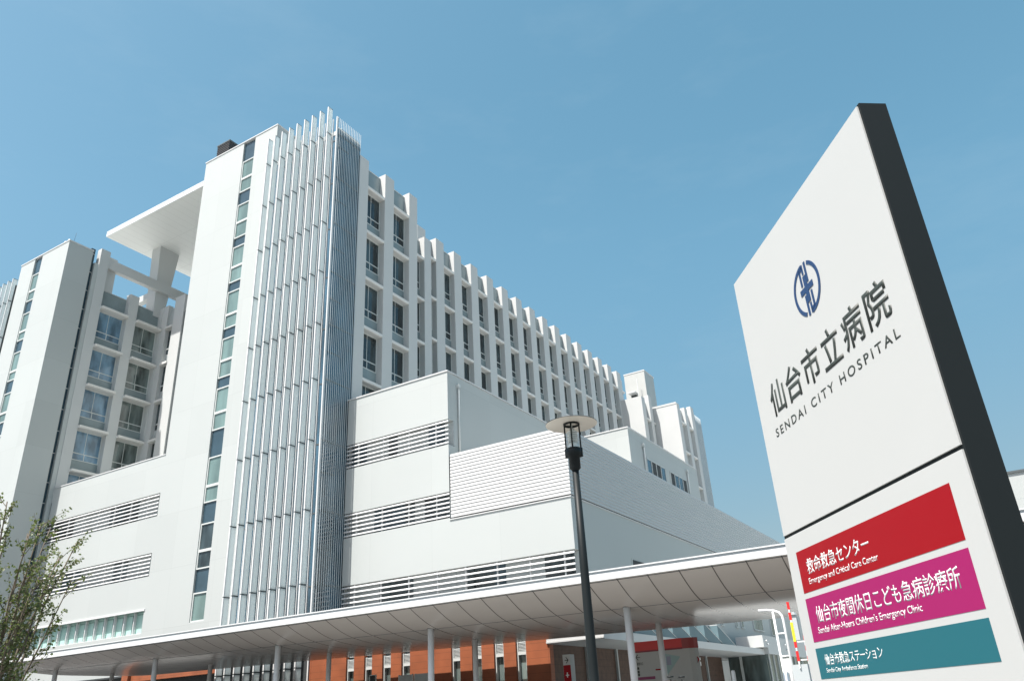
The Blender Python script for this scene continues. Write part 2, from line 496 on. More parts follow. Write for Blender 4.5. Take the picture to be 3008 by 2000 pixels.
for k in range(14): m.box(-29.28, -29.22, 96.5 + k * .2, 96.56 + k * .2, GZ, 35.7, 1)
part('end_screen', m, [BLUEG, BAR], farw)
m = MB(); m.box(-39.1, -36, 98.7, 102.2, 30, 44.45, 0); m.box(-39.15, -35.95, 98.65, 102.25, 44.45, 44.6, 1)
m.box(-38.4, -37.3, 97.6, 98.7, 41.2, 41.35, 1); m.box(-38.3, -37.5, 98.6, 98.68, 39.3, 41.1, 2)
m.box(-36.98, -36.9, 97.9, 97.98, 38, 43.2, 1)
part('penthouse', m, [METAL, COPING, DARK], HB)

# ---- low wings in front: banded walls with louvres
def banded(name, x0, x1, y1, top, bands, zb=5.0):
    m = MB(); z = top
    for t, bo in bands:
        m.box(x0, x1, F, F + .6, t, z); z = bo
    m.box(x0, x1, F, F + .6, zb, z)
    m.box(x0, x1, F + .6, y1, zb, top - .02)
    return part(name, m, WHITE, HB)
def louvre(x0, x1, zt, zb, n, parent, step=1.95, seed=0):
    m = MB(); d = (zt - zb) / n
    for k in range(n):
        z = zt - d * (k + .5)
        m.prism([(F - .03, z - .035), (F + .04, z - .05), (F + .08, z + .02), (F + .0, z + .042)], 'X', x0 + .02, x1 - .02, 0)
    x = x0 + .9
    while x < x1:
        m.box(x - .03, x + .03, F + .06, F + .14, zb, zt, 1); x += step
    part('louvre_bank', m, [SLAT, COPING], parent)
    rnd = random.Random(seed); w = MB(); x = x0
    while x < x1 - .1:
        wd = min(rnd.choice((.7, 1.2, 1.7, 2.3)), x1 - x)
        w.box(x, x + wd, F + .5, F + .58, zb + .02, zt - .02, rnd.choice((0, 1, 2, 2)))
        x += wd
    part('louvre_window', w, [GLASS, GLASSD, MGREY], parent)
lw = banded('front_wing', -64.4, -50.42, 42, 20.15, [(17.32, 15.62), (13.05, 11.45), (9.28, 7.72)])
louvre(-64.4, -50.46, 17.32, 15.62, 6, lw, 1.95, 1); louvre(-64.4, -50.46, 13.05, 11.45, 6, lw, 1.95, 2)
m = MB(); m.box(-64.4, -50.40, F - .04, F + .3, 20.15, 20.22); part('coping', m, COPING, lw)
m = MB()
m.box(-64.4, -50.4, F + .45, F + .5, 7.72, 9.28, 1); m.box(-64.4, -50.33, F - .06, F + .1, 9.18, 9.30, 0); m.box(-64.4, -50.4, F + .1, F + .45, 7.70, 7.76, 0)
for k in range(14):
    x = -50.62 - k * 1.105
    if x > -64.3:
        m.box(x - .035, x + .035, F + .22, F + .40, 7.74, 9.2, 0)
        m.box(x - .42, x - .38, F + .42, F + .448, 7.74, 9.05, 2); m.box(x - 1.02, x - .38, F + .42, F + .448, 9.02, 9.06, 2)
part('glazing_band', m, [SLAT, mat('pale_green_glass', (.36, .55, .50), .12), mat('green_glass_line', (.10, .2, .19), .3)], lw)
rw = banded('block_wing', -32.55, -24.87, 72, 20.0, [(17.05, 15.52), (12.8, 11.35), (8.65, 7.0)])
for zt, zb, s in ((17.05, 15.52, 3), (12.8, 11.35, 4), (8.65, 7.0, 5)): louvre(-32.55, -24.85, zt, zb, 6, rw, 1.95, s)
m = MB(); m.box(-32.9, -24.82, F - .05, F + .3, 20.0, 20.08); m.box(-25.17, -24.82, F + .3, 72, 20.0, 20.08); part('coping', m, COPING, rw)
m = MB(); m.tube([(-24.8, 36.02, 15.0), (-24.8, 36.02, 19.3)], .055); m.box(-24.87, -24.7, 35.93, 36.1, 19.25, 19.45); part('downpipe', m, FRAME, rw)
# low louvred block on the right
b = MB()
b.box(-24.87, -17.47, F, F + .6, 8.65, 11.22); b.box(-24.87, -17.47, F, F + .6, 5, 7.0)
b.box(-24.87, -17.47, F + .6, 110, 5, 11.22); b.box(-24.8, -17.6, F + .15, 110, 11.22, 14.6, 1)
lb = part('louvred_block', b, [WHITE, DGREY], HB)
louvre(-24.87, -17.5, 8.65, 7.0, 6, lb, 1.95, 6)
pitch_ = .1875; n = 19
prof = []
for k in range(n):
    z = 11.33 + k * pitch_
    prof += [(-.015, z), (-.06, z + .015), (-.035, z + pitch_ - .01)]
prof += [(0, 11.33 + n * pitch_)]
m = MB()
for i in range(len(prof) - 1):
    (a, za), (c, zc) = prof[i], prof[i + 1]
    m.face([(-24.76, F + a, za), (-17.47 - a, F + a, za), (-17.47 - c, F + c, zc), (-24.76, F + c, zc)])
    m.face([(-17.47 - a, F + a, za), (-17.47 - a, 110, za), (-17.47 - c, 110, zc), (-17.47 - c, F + c, zc)])
m.face([(-24.76, F, 14.88), (-17.47, F, 14.88), (-17.47, 110, 14.9), (-24.76, 110, 14.9)])
part('louvre_screen', m, SCREEN, lb)
m = MB(); m.box(-24.87, -17.42, F - .05, F + .1, 11.22, 11.27); m.box(-17.52, -17.42, F + .1, 110, 11.22, 11.27); part('flashing', m, COPING, lb)
m = MB(); m.box(-17.62, -17.44, 41.95, 43.6, 8.2, 8.95, 0); m.box(-17.5, -17.43, 41.9, 41.95, 8.2, 9.0, 1); part('window', m, [DARK, FRAME], lb)
for y, w, z0, z1 in ((54.0, .5, 6.27, 7.6), (56.3, .5, 6.3, 7.7), (59.7, .5, 6.35, 8.2), (61.0, .7, 6.38, 8.6), (64.35, 2.7, 6.4, 9.2), (69.4, 1.6, 6.2, 9.2)):
    m = MB(); m.box(-17.5, -17.46, y, y + w, z0, z1, 1); m.box(-17.47, -17.38, y - .06, y, z0, z1, 0); m.box(-17.47, -17.36, y - .06, y + w + .06, z0 - .07, z0, 0)
    part('window', m, [FRAME, GLASSC], lb)
# rooftop block behind the louvres
b = MB(); b.box(-24.87, -20.68, 51.66, 66.4, 14.6, 20.0)
pb = part('rooftop_block', b, WHITE, HB)
m = MB(); m.box(-24.95, -20.63, 51.61, 66.45, 20.0, 20.08); part('coping', m, COPING, pb)
for y0, y1, pat in ((54.62, 58.4, 'bkkb'), (59.5, 63.25, 'kbbk')):
    m = MB(); w = (y1 - y0) / 4
    for i, c in enumerate(pat):
        m.box(-20.7, -20.66, y0 + i * w + .03, y0 + (i + 1) * w - .03, 16.6, 18.33, 1 if c == 'b' else 2)
    for i in range(5): m.box(-20.7, -20.62, y0 + i * w - .03, y0 + i * w + .03, 16.6, 18.36, 0)
    m.box(-20.7, -20.62, y0 - .03, y1 + .03, 18.33, 18.4, 0)
    part('window', m, [FRAME, BLUEG, DARK], pb)
for y in (54.2, 63.62):
    m = MB(); m.tube([(-20.6, y, 15), (-20.6, y, 19.2)], .06); m.box(-20.68, -20.5, y - .1, y + .1, 19.15, 19.36); part('downpipe', m, FRAME, pb)

# ---- left tower with its strip, and the courtyard wall beside it
b = MB()
b.box(-72.08, -69.8, 31.95, 34.25, GZ, 42.5); b.box(-68.58, -64.4, 31.95, 34.25, GZ, 42.5); b.box(-69.8, -68.58, 32.2, 34.25, GZ, 42.48)
b.box(-72.08, -65.12, 34.63, 42.6, GZ, 39.4); b.box(-72.0, -64.75, 34.25, 34.63, GZ, 43.0, 1)
for k in range(11):
    z = 42.4 - k * 1.93
    b.box(-64.76, -64.7, 34.25, 34.63, z, z + .05, 2)
for k in range(8): b.box(-64.76, -64.7, 34.25, 34.63, 20.6 - k * 1.7, 20.65 - k * 1.7, 2)
b.box(-64.76, -64.45, 34.63, 35.0, GZ, 41.5)
lt = part('tower', b, [WHITE, GLASSD, FRAME], HB)
m = MB(); m.box(-72.13, -64.35, 31.9, 34.3, 42.5, 42.6); part('coping', m, COPING, lt)
el = [(42.45, 40.72, 'd'), (40.72, 38.95, 'w'), (38.95, 37.9, 'w'), (37.9, 36.65, 'd')]
for k in range(7):
    z = 36.65 - k * 3.9
    el += [(z, z - 1.85, 'w'), (z - 1.85, z - 2.75, 'w'), (z - 2.75, z - 3.9, 'd')]
strip_windows(-69.8, -68.58, 31.95, el, lt)
m = MB()
m.box(-82, -73.0, 33.3, 36, GZ, 40.6, 0)
for z in JZ: m.box(-82, -72.96, 33.25, 33.3, z - .06, z + .06, 1)
ls = part('stair_tower', m, [BLUEG, FRAME], HB)
fm2 = fin_mesh(GZ, 41.6, [j - .9 for j in JZ])
for k in range(9): link('fin', fm2, ls, (-73.2 - .85 * k, 31.95, 0))
m = MB(); m.box(-73.02, -72.96, 32.2, 33.3, GZ, 40.9); part('side_glazing', m, DGREY, ls)
# courtyard
cw = MB(); cw.box(-64.95 - 7, -50.42, 42.65, 60, GZ, 39.4); cw.box(-65.2, -64.4, 42.16, 42.65, 19, 39.9)
cw = part('courtyard_wing', cw, PIER, HB)
pier(-65.0, -64.4, 35.0, 35.92, 43.2, 19, cw); pier(-65.0, -64.4, 38.59, 39.53, 39.87, 19, cw); pier(-64.4, -63.55, 42.2, 42.7, 39.9, 19, cw)
pier(-62.55, -61.12, 42.16, 42.7, 40.4, 19, cw)
bay(-64.93, 35.92, 2.67, 5, 37.42, 39.35, cw, GLASSB, .85); bay(-64.93, 39.53, 2.63, 5, 37.42, 39.35, cw, GLASSC, .85)
for r in range(5):                                                   # back wall windows facing the court
    z = 37.42 - r * ROW
    m = MB(); m.box(-63.55, -62.55, 42.58, 42.62, z - ROW, z - ROW + 1.02, 1); m.box(-63.5, -62.6, 42.58, 42.61, z - ROW + 1.08, z - .26, 2)
    m.box(-63.55, -62.55, 42.5, 42.6, z - ROW + 1.55, z - ROW + 1.62, 0); m.box(-63.07, -63.02, 42.5, 42.6, z - ROW + 1.02, z - .22, 0)
    part('window', m, [FRAME, MGREY, GLASS], cw)
    m = MB(); m.box(-63.55, -62.5, 42.05, 42.6, z - .22, z); part('sill', m, SILL, cw)
m = MB(); m.box(-63.55, -62.55, 42.5, 42.62, 37.42, 39.6); part('parapet_panel', m, MGREY, cw)
m = MB(); m.box(-61.12, -50.42, 42.4, 42.65, 19, 38.6); m.box(-61.1, -60.98, 42.3, 42.4, 19, 38.6, 1); part('wall', m, [WHITE, DGREY], cw)
# roof terrace beams and the big floating roof
m = MB()
m.box(-65.0, -64.5, 35.9, 47, 41.55, 42.55); m.box(-71.5, -71.0, 36, 47, 41.2, 42.2); m.box(-71.0, -65.0, 41.5, 42.1, 41.2, 41.9); m.box(-65.6, -64.9, 36, 37, 39.4, 43)
part('roof_beam', m, PIER, cw)
m = MB()
m.face([(-65.0, 41.2, 46.9), (-63.7, 41.2, 46.9), (-64.3, 41.6, 39.4), (-65.0, 41.6, 39.4)])
V = [(-66.2, 41.15, 46.9), (-64.9, 41.15, 46.9), (-64.9, 43.4, 46.9), (-66.2, 43.4, 46.9), (-66.2, 41.5, 38.9), (-64.9, 41.5, 38.9), (-64.9, 42.6, 38.9), (-66.2, 42.6, 38.9)]
m = MB()
for q in ((0, 1, 2, 3), (7, 6, 5, 4), (0, 4, 5, 1), (1, 5, 6, 2), (2, 6, 7, 3), (3, 7, 4, 0)): m.face([V[i] for i in q])
part('roof_column', m, PIER, cw)
XL, XR, Y1, Y2, Y3 = -67.8, -46, 37.0, 41.0, 60
m = MB()
m.box(XL, XR, Y1, Y3, 46.83, 47.22, 0); m.box(XL + .05, XR, Y1 + .06, Y3, 47.22, 47.28, 1); m.box(XL, XR, Y1, Y3, 47.28, 47.42, 0)
P = [(XL, Y1 + .05, 46.83), (XR, Y1 + .05, 46.83), (XR, Y2, 47.1 - .3), (XL + 2.6, Y2, 47.1 - .3), (XL, Y3, 46.83), (XL + 2.6, Y3, 46.5), (XR, Y3, 46.5)]
m.face([P[0], P[1], P[2], P[3]], 2); m.face([P[3], P[2], P[6], P[5]], 2); m.face([P[0], P[3], P[5], P[4]], 2)
roofm = part('floating_roof', m, [CANW, DGREY, add_joints(mat('roof_soffit', (.70, .71, .68), .5), [('X', .9, .1, .03), ('Y', 4.1, 41.0, .03)], .8)], cw)
m = MB(); m.box(-65.2, -64.98, 32.1, 32.25, 42.6, 42.75, 1)
for x in (-65.55, -64.95): m.lathe([(.001, -.12), (.1, -.08), (.13, 0), (.1, .08), (.001, .12)], (x, 32.2, 42.85), 12, 0)
m.tube([(-64.55, 32.4, 42.6), (-64.4, 32.4, 43.55)], .012, 1, 6)
part('roof_lamp', m, [POSTW, DARK], lt)

# ---- ground floor: terracotta plinth, slots, overhang
YW = 32.75
b = MB()
sl = [(-32.2, -31.62), (-30.9, -30.34), (-29.63, -29.04), (-28.33, -27.75), (-25.11, -24.55), (-23.82, -23.25), (-22.52, -21.95), (-21.25, -20.67)]
sl = [(a * .9304, c * .9304) for a, c in sl]
x = -32.5
for a, c in sl:
    b.box(x, a, YW, YW + .35, GZ, 4.98); x = c
b.box(x, -18.02, YW, YW + .35, GZ, 4.98)
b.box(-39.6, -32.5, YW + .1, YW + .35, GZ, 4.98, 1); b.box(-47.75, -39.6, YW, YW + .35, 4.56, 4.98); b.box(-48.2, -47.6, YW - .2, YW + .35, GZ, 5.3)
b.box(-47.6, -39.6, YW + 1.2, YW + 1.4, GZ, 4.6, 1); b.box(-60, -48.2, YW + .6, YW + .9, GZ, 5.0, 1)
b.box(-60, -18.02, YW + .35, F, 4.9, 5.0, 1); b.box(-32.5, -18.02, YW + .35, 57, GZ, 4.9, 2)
gf = part('ground_floor', b, [ORANGE, DARK, add_joints(mat('dark_brown_wall', (.075, .042, .028), .7, noise=.25, nscale=4), [('Z', .31, .02, .016), ('Y', 1.3, .1, .016)], .6)], HB)  # passage wall: jointed like the terracotta, in a darker brown
for a, c in sl:
    m = MB()
    m.box(a, c, YW + .2, YW + .35, 4.62, 4.98, 0); m.box(a, c, YW + .25, YW + .35, 4.53, 4.62, 3)
    m.box(a, c, YW + .26, YW + .34, 4.08, 4.53, 3)
    for k in range(7): m.prism([(YW + .14, 4.10 + k * .06), (YW + .24, 4.13 + k * .06), (YW + .24, 4.145 + k * .06), (YW + .14, 4.125 + k * .06)], 'X', a + .03, c - .03, 0)
    m.box(a, a + .07, YW + .1, YW + .3, GZ, 4.53, 0); m.box(c - .07, c, YW + .1, YW + .3, GZ, 4.53, 0); m.box(a + .07, c - .07, YW + .1, YW + .3, 3.95, 4.08, 0)
    m.box(a + .07, c - .07, YW + .26, YW + .3, GZ, 3.95, 2)
    part('slot_window', m, [FRAME, SLAT, GLASSC, DGREY], gf)
b = MB(); b.box(-18.13, -15.3, YW - .05, 58, 4.27, 4.63); b.box(-18.13, -15.3, YW - .09, YW - .05, 4.30, 4.36); b.box(-18.13, -15.3, YW - .09, YW - .05, 4.55, 4.60)
ov = part('overhang', b, PIER, gf)
b = MB(); b.box(-16.85, -15.0, 57, 75, 4.7, 5.45); b.box(-17.4, -15.0, 58.0, 75, 4.3, 4.7)
part('entrance_parapet', b, PIER, gf)
b = MB()
b.box(-15.25, -15.15, 58.2, 75, GZ, 4.3, 0)
for k in range(9): b.box(-15.16, -15.08, 58.2 + k * 1.2, 58.28 + k * 1.2, GZ, 4.3, 1)
b.box(-17.9, -15.25, 58.1, 58.16, GZ, 4.3, 0); b.box(-17.1, -16.95, 58.0, 58.1, GZ, 4.3, 1)
part('entrance_glazing', b, [GLASSC, FRAME], gf)
for y, z in ((57.6, 5.05), (57.9, 4.85), (62.6, 4.95), (63.0, 4.6)):
    m = MB(); m.lathe([(.001, 0), (.07, 0), (.07, .1), (.001, .12)], (-14.95, y, z), 10); part('wall_lamp', m, POSTW, gf)
for y in (36.2, 39.6, 43.0, 48.5, 53.5):
    m = MB(); m.box(-18.02, -17.9, y, y + .14, GZ, 4.27); part('wall_post', m, MGREY, gf)
for y, z0, z1 in ((52.0, 4.0, 4.15), (52.0, 3.66, 3.9), (49.8, 3.6, 3.75)):
    m = MB(); m.box(-18.02, -17.85, y, y + .18, z0, z1); part('wall_light', m, POSTW, gf)
TOOTH = mat('tooth_grey', (.10, .16, .18), .6, noise=.05)
for y in (36.6, 39.25, 41.85, 44.45, 46.95, 49.45):                  # row of wedge shaped roof lights over the overhang
    m = MB()
    m.prism([(y, 5.72), (y, 4.95), (y + .45, 4.63), (y + 3.3, 4.63)], 'X', -17.4, -15.6, 0)
    m.prism([(y, 5.76), (y, 5.72), (y + 3.3, 4.63), (y + 3.36, 4.63)], 'X', -17.4, -15.58, 1)
    part('roof_light', m, [TOOTH, PIER], gf)

# ------------------------------------------------------------------ entrance canopy
CX0, CX1 = -41.4, 12.0
CAN = empty('entrance_canopy', (-14, 26.6, GZ), 'long white canopy with curved glossy soffit on round columns before the hospital', 'canopy')
pf = [(21.62, 4.93), (21.8, 4.82), (22.0, 4.71), (22.25, 4.585), (22.45, 4.49), (22.65, 4.41), (22.87, 4.335), (23.1, 4.27), (23.5, 4.185), (24.1, 4.10), (24.6, 4.065), (25.2, 4.042), (26, 4.027), (26.8, 4.02), (27.6, 4.025), (28.5, 4.045), (29.3, 4.09), (30, 4.18), (30.6, 4.31), (31.1, 4.46), (31.5, 4.62), (31.8, 4.78), (31.98, 4.93), (31.97, 5.08)]
top = [(31.9, 5.15), (26.8, 5.22), (21.85, 5.14)]
m = MB()
def sz(x, z):                                                        # the hull grows shallower towards the left end
    k = min(1.03, max(.5, 1 - (-10 - x) * .0155))
    return 4.93 - (4.93 - z) * k if z < 4.93 else z
XS = [CX0 + (CX1 - CX0) * i / 28 for i in range(29)]
for xa, xb in zip(XS[:-1], XS[1:]):
    for i in range(len(pf) - 1):
        (ya, za), (yb, zb) = pf[i], pf[i + 1]
        m.face([(xa, ya, sz(xa, za)), (xb, ya, sz(xb, za)), (xb, yb, sz(xb, zb)), (xa, yb, sz(xa, zb))], 0, True)
tp = [pf[-1]] + top + [pf[0]]
for i in range(len(tp) - 1):
    (ya, za), (yb, zb) = tp[i], tp[i + 1]
    m.face([(CX0, ya, za), (CX1, ya, za), (CX1, yb, zb), (CX0, yb, zb)], 2)
for xx in (CX0, CX1): m.face([(xx, y, sz(xx, z)) for y, z in pf + top], 1)
soff = part('soffit', m, [SOFFIT, CANW, mat('canopy_roofing', (.20, .21, .21), .6)], CAN)
bm = bmesh.new(); bm.from_mesh(soff.data)
bmesh.ops.remove_doubles(bm, verts=bm.verts, dist=.0005)
bmesh.ops.recalc_face_normals(bm, faces=bm.faces); bm.to_mesh(soff.data); bm.free()
m = MB(); m.box(CX0 - .02, CX1, 21.55, 21.62, 4.93, 5.115, 0); m.box(CX0 - .02, CX1, 21.62, 21.8, 5.09, 5.19, 1); m.box(CX0 - .02, CX1, 21.58, 21.85, 5.19, 5.225, 0)
m.box(CX0 - .02, CX0, 21.62, 31.8, 4.95, 5.15, 0)
part('fascia', m, [CANW, CANG], CAN)
m = MB()
for xa, xb in zip(XS[:-1], XS[1:]):
    za, zb = sz(xa, 4.27), sz(xb, 4.27)
    m.face([(xa, 23.093, za - .006), (xb, 23.093, zb - .006), (xb, 23.107, zb - .009), (xa, 23.107, za - .009)])
    m.face([(xa, 23.093, za - .006), (xa, 23.093, za + .02), (xb, 23.093, zb + .02), (xb, 23.093, zb - .006)])
m.box(CX0, CX1, 21.645, 21.66, 4.895, 4.92)
part('seam', m, DGREY, CAN)
for k in range(6):
    for y, x0, zt, r in ((23.1, -9.97, 4.29, .107), (26.2, -10.24, 4.06, .10)):
        m = MB(); x = x0 - 7.34 * k + 7.34
        if x < CX0: continue
        zt = sz(x, zt) + .01
        m.tube([(x, y, GZ), (x, y, zt)], r, 0, 24)
        m.lathe([(r + .02, zt - .012), (r + .025, zt + .01)], (x, y, 0), 24, 1)
        part('column', m, [COLUMN, DGREY], CAN)

# ------------------------------------------------------------------ low building at right, behind the sign
RB = empty('low_building', (4, 45, GZ), 'low plain white building partly hidden behind the tall sign at right', 'building')
b = MB(); b.box(-2.5, 16, F, 55, GZ, 8.8); part('wall', b, WHITE, RB)
b = MB(); b.box(-2.55, 16.05, F - .06, 55.05, 8.8, 8.88, 0); part('coping', b, DGREY, RB)
b = MB(); b.box(-2.5, 16, F - .35, F, 6.7, 6.85, 0); b.box(-2, 15, F - .02, F + .02, 4.2, 6.6, 1); part('window_band', b, [CANW, GLASS], RB)

# ------------------------------------------------------------------ the big sign
SYAW = -.9333
SG = empty('sign', (-.95, 4.40, GZ), 'tall white hospital name sign with black edge and red, magenta and teal direction panels', 'sign', None, SYAW)
def sg(name, mb, mats, parent=None, label=None):
    o = link(name, mb.mesh(name, mats), parent or SG)
    if parent and parent is not SG: o.location = (0, 0, 0)
    if label: o['label'] = label
    return o
HZ = lambda z: z - GZ                                                # local heights
m = MB(); m.box(-.006, 1.59, .004, .128, 0, HZ(3.918)); sg('frame', m, SIGNK)
m = MB(); m.box(0.004, 1.578, -.004, .004, HZ(2.372), HZ(3.908)); sg('panel', m, SIGNW)
m = MB(); m.box(0.004, 1.578, -.004, .004, HZ(1.15), HZ(2.355)); low = sg('panel', m, SIGNW)
def plate(z0, z1, mt, x0=.112, x1=1.459):
    m = MB(); m.box(x0, x1, -.0050, -.0035, HZ(z0), HZ(z1)); return sg('direction_panel', m, mt)
p_red = plate(2.064, 2.267, RED); p_red['label'] = 'red direction panel'
p_mag = plate(1.834, 2.037, MAG); p_mag['label'] = 'magenta direction panel'
p_teal = plate(1.668, 1.805, TEAL); p_teal['label'] = 'teal direction panel'
def text_mesh(s, bold=0, space=1.0):
    c = bpy.data.curves.new('lettering', 'FONT')
    c.body = s; c.size = 1; c.offset = bold; c.space_character = space; c.resolution_u = 4
    o = bpy.data.objects.new('lettering', c); COL.objects.link(o)
    dg = bpy.context.evaluated_depsgraph_get()
    me = bpy.data.meshes.new_from_object(o.evaluated_get(dg))
    bpy.data.objects.remove(o); bpy.data.curves.remove(c)
    return me
def lettering(s, x0, x1, z0, z1, y, mt, parent, bold=0, space=1.0, th=.0004, yscale=None):
    """text fitted into the rectangle x0..x1, z0..z1 on the sign face"""
    me = text_mesh(s, bold, space)
    xs = [v.co.x for v in me.vertices]; ys = [v.co.y for v in me.vertices]
    ax, bx, ay, by = min(xs), max(xs), min(ys), max(ys)
    bm = bmesh.new(); bm.from_mesh(me)
    for v in bm.verts:
        v.co = Vector((x0 + (v.co.x - ax) / (bx - ax) * (x1 - x0), y, z0 + (v.co.y - ay) / (by - ay) * (z1 - z0)))
    r = bmesh.ops.extrude_face_region(bm, geom=bm.faces[:])
    for v in [e for e in r['geom'] if isinstance(e, bmesh.types.BMVert)]: v.co.y -= th
    bmesh.ops.recalc_face_normals(bm, faces=bm.faces)
    me.materials.clear(); me.materials.append(mt)
    bm.to_mesh(me); bm.free()
    for p in me.polygons: p.material_index = 0
    return link('lettering', me, parent)
for ch, a in zip('仙台市立病院', (.180, .393, .603, .817, 1.030, 1.246)):
    lettering(ch, a, a + .180, HZ(2.972), HZ(3.158), -.004, INK, SG, .012, 1, .0018)
lettering('SENDAI CITY HOSPITAL', .166, 1.430, HZ(2.868), HZ(2.915), -.004, INK, SG, .008, 1.38, .0012)
lettering('救命救急センター', .203, .825, HZ(2.143), HZ(2.217), -.0050, TXTW, p_red, .010, 1, .0004)
lettering('Emergency and Critical Care Center', .196, .873, HZ(2.089), HZ(2.126), -.0050, TXTW, p_red, .005, 1.0, .0004)
lettering('仙台市夜間休日こども急病診療所', .197, 1.372, HZ(1.913), HZ(1.992), -.0050, TXTW, p_mag, .008, 1, .0004)
lettering('Sendai After-Hours Children’s Emergency Clinic', .186, 1.094, HZ(1.858), HZ(1.897), -.0050, TXTW, p_mag, .005, 1.0, .0004)
lettering('仙台市救急ステーション', .191, .731, HZ(1.724), HZ(1.774), -.0050, TXTW, p_teal, .008, 1, .0004)
lettering('Sendai City Ambulance Station', .187, .583, HZ(1.687), HZ(1.713), -.0050, TXTW, p_teal, .005, 1.0, .0004)
# the round blue emblem
ex, ez, er, tw, EY = .826, HZ(3.422), .139, .020, -.0062
m = MB()
def stroke(pts, w):
    L = []
    for i, p in enumerate(pts):
        a = Vector(pts[max(i - 1, 0)]); c = Vector(pts[min(i + 1, len(pts) - 1)])
        t = (c - a).normalized(); nn = Vector((-t.y, t.x)); p = Vector(p)
        L.append((p + nn * w / 2, p - nn * w / 2))
    for (a, c), (d, e) in zip(L[:-1], L[1:]):
        for yy in (EY,):
            q = [(ex + a.x, yy, ez + a.y), (ex + c.x, yy, ez + c.y), (ex + e.x, yy, ez + e.y), (ex + d.x, yy, ez + d.y)]
            m.face(q)
        for u, w2 in ((a, d), (c, e)):
            m.face([(ex + u.x, EY, ez + u.y), (ex + w2.x, EY, ez + w2.y), (ex + w2.x, -.004, ez + w2.y), (ex + u.x, -.004, ez + u.y)])
rr = er - tw / 2
arc = lambda a0, a1: [(rr * math.cos(R(a0 + (a1 - a0) * i / 40)), rr * math.sin(R(a0 + (a1 - a0) * i / 40))) for i in range(41)]
stroke(arc(67, -86), tw); stroke(arc(247, 94), tw)
for q in (1, -1):
    stroke([(-.038 * q, .115 * q), (-.038 * q, .027 * q)], .017)
    stroke([(-.006 * q, .134 * q), (-.006 * q, .080 * q)], .016)
    stroke([(-.040 * q, .1085 * q), (-.005 * q, .118 * q)], .017)
    stroke([(.0255 * q, .136 * q), (.0255 * q, .027 * q)], .018)
m.box(ex - .0675, ex + .0675, EY - .0004, -.004, ez - .0155, ez + .0155)
m.box(ex - .0155, ex + .0155, EY - .0008, -.004, ez - .071, ez + .071)
sg('emblem', m, BLUE)

# ------------------------------------------------------------------ street lamp
LP = empty('street_lamp', (-3.945, 8.09, GZ), 'dark grey street lamp with flat round shade and caged lantern', 'street lamp')
L0 = lambda prof, seg=32: [(r, z - GZ) for r, z in prof]
def lp(name, mb, mt): return link(name, mb.mesh(name, mt), LP)
m = MB(); m.lathe(L0([(.075, GZ), (.075, GZ + .02), (.056, GZ + .03), (.054, 2.0), (.047, 3.0), (.039, 4.14), (.001, 4.14)])); lp('pole', m, LAMPK)
m = MB(); m.lathe(L0([(.04, 4.11), (.066, 4.14), (.066, 4.27), (.092, 4.28), (.095, 4.372), (.08, 4.38), (.001, 4.38)]))
for a in (20, 200): m.box(.09 * math.cos(R(a)) - .012, .09 * math.cos(R(a)) + .012, .09 * math.sin(R(a)) - .012, .09 * math.sin(R(a)) + .012, 4.27 - GZ, 4.38 - GZ)
lp('collar', m, LAMPK)
m = MB()
for k in range(4):
    a = R(20 + 90 * k); x, y = .088 * math.cos(a), .088 * math.sin(a)
    m.tube([(x, y, 4.36 - GZ), (x, y, 4.69 - GZ)], .0095, 0, 8)
m.lathe(L0([(.098, 4.665), (.098, 4.69), (.078, 4.69), (.078, 4.665), (.098, 4.665)])); lp('cage', m, LAMPK)
m = MB(); m.lathe(L0([(.066, 4.38), (.066, 4.44), (.060, 4.44)]), seg=24)
for k in range(6): m.lathe(L0([(.040, 4.45 + k * .024), (.062, 4.455 + k * .024), (.062, 4.462 + k * .024), (.040, 4.468 + k * .024)]), (0, 0, 0), 24)
m.lathe(L0([(.035, 4.44), (.03, 4.62), (.001, 4.63)]), (0, 0, 0), 16); m.tube([(0, 0, 4.6 - GZ), (0, 0, 4.69 - GZ)], .006); lp('lantern', m, CLEAR)
m = MB(); m.lathe(L0([(.001, 4.69), (.30, 4.672), (.308, 4.676)]), (0, 0, 0), 64, 0)
m.lathe(L0([(.308, 4.676), (.310, 4.682), (.29, 4.69), (.001, 4.72)]), (0, 0, 0), 64, 1); lp('shade', m, [LAMPS, LAMPK])

# ------------------------------------------------------------------ totem sign, board, notice panels under the canopy
TS = empty('totem_sign', (-15.35, 29.2, GZ), 'narrow white and red pillar sign with arrow and cross beneath the canopy', 'sign')
m = MB(); m.box(-.16, .16, 0, .35, 0, 2.84); link('body', m.mesh('body', BOXGREY), TS)
m = MB(); m.box(-.15, .16, -.012, 0, 2.46, 2.84); link('panel', m.mesh('panel', SIGNW), TS)
m = MB(); m.box(-.15, .16, -.012, 0, .3, 2.46); rp = link('panel', m.mesh('panel', RED), TS); rp['label'] = 'red panel with white cross'
m = MB(); m.box(-.07, .09, -.02, -.012, 2.62, 2.65)
m.prism([(.09, 2.635), (-.0, 2.75), (-.03, 2.75), (.05, 2.635), (-.03, 2.52), (.0, 2.52)], 'Y', -.02, -.012); link('arrow', m.mesh('arrow', INK), TS)
m = MB(); m.box(-.07, .07, -.02, -.012, 2.08, 2.12); m.box(-.02, .02, -.021, -.012, 2.02, 2.2); link('cross', m.mesh('cross', TXTW), rp)
BD = empty('information_board', (-11.6, 30, GZ), 'large white information board with red top band and coloured site map', 'sign')
def bd(name, mb, mt, p=None): return link(name, mb.mesh(name, mt), p or BD)
m = MB(); m.prism([(-1.35, 0), (.72, 0), (.95, .03), (1.1, .12), (1.2, .3), (-1.35, .3)], 'Z', .25, 3.08); pnl = bd('panel', m, SIGNW)
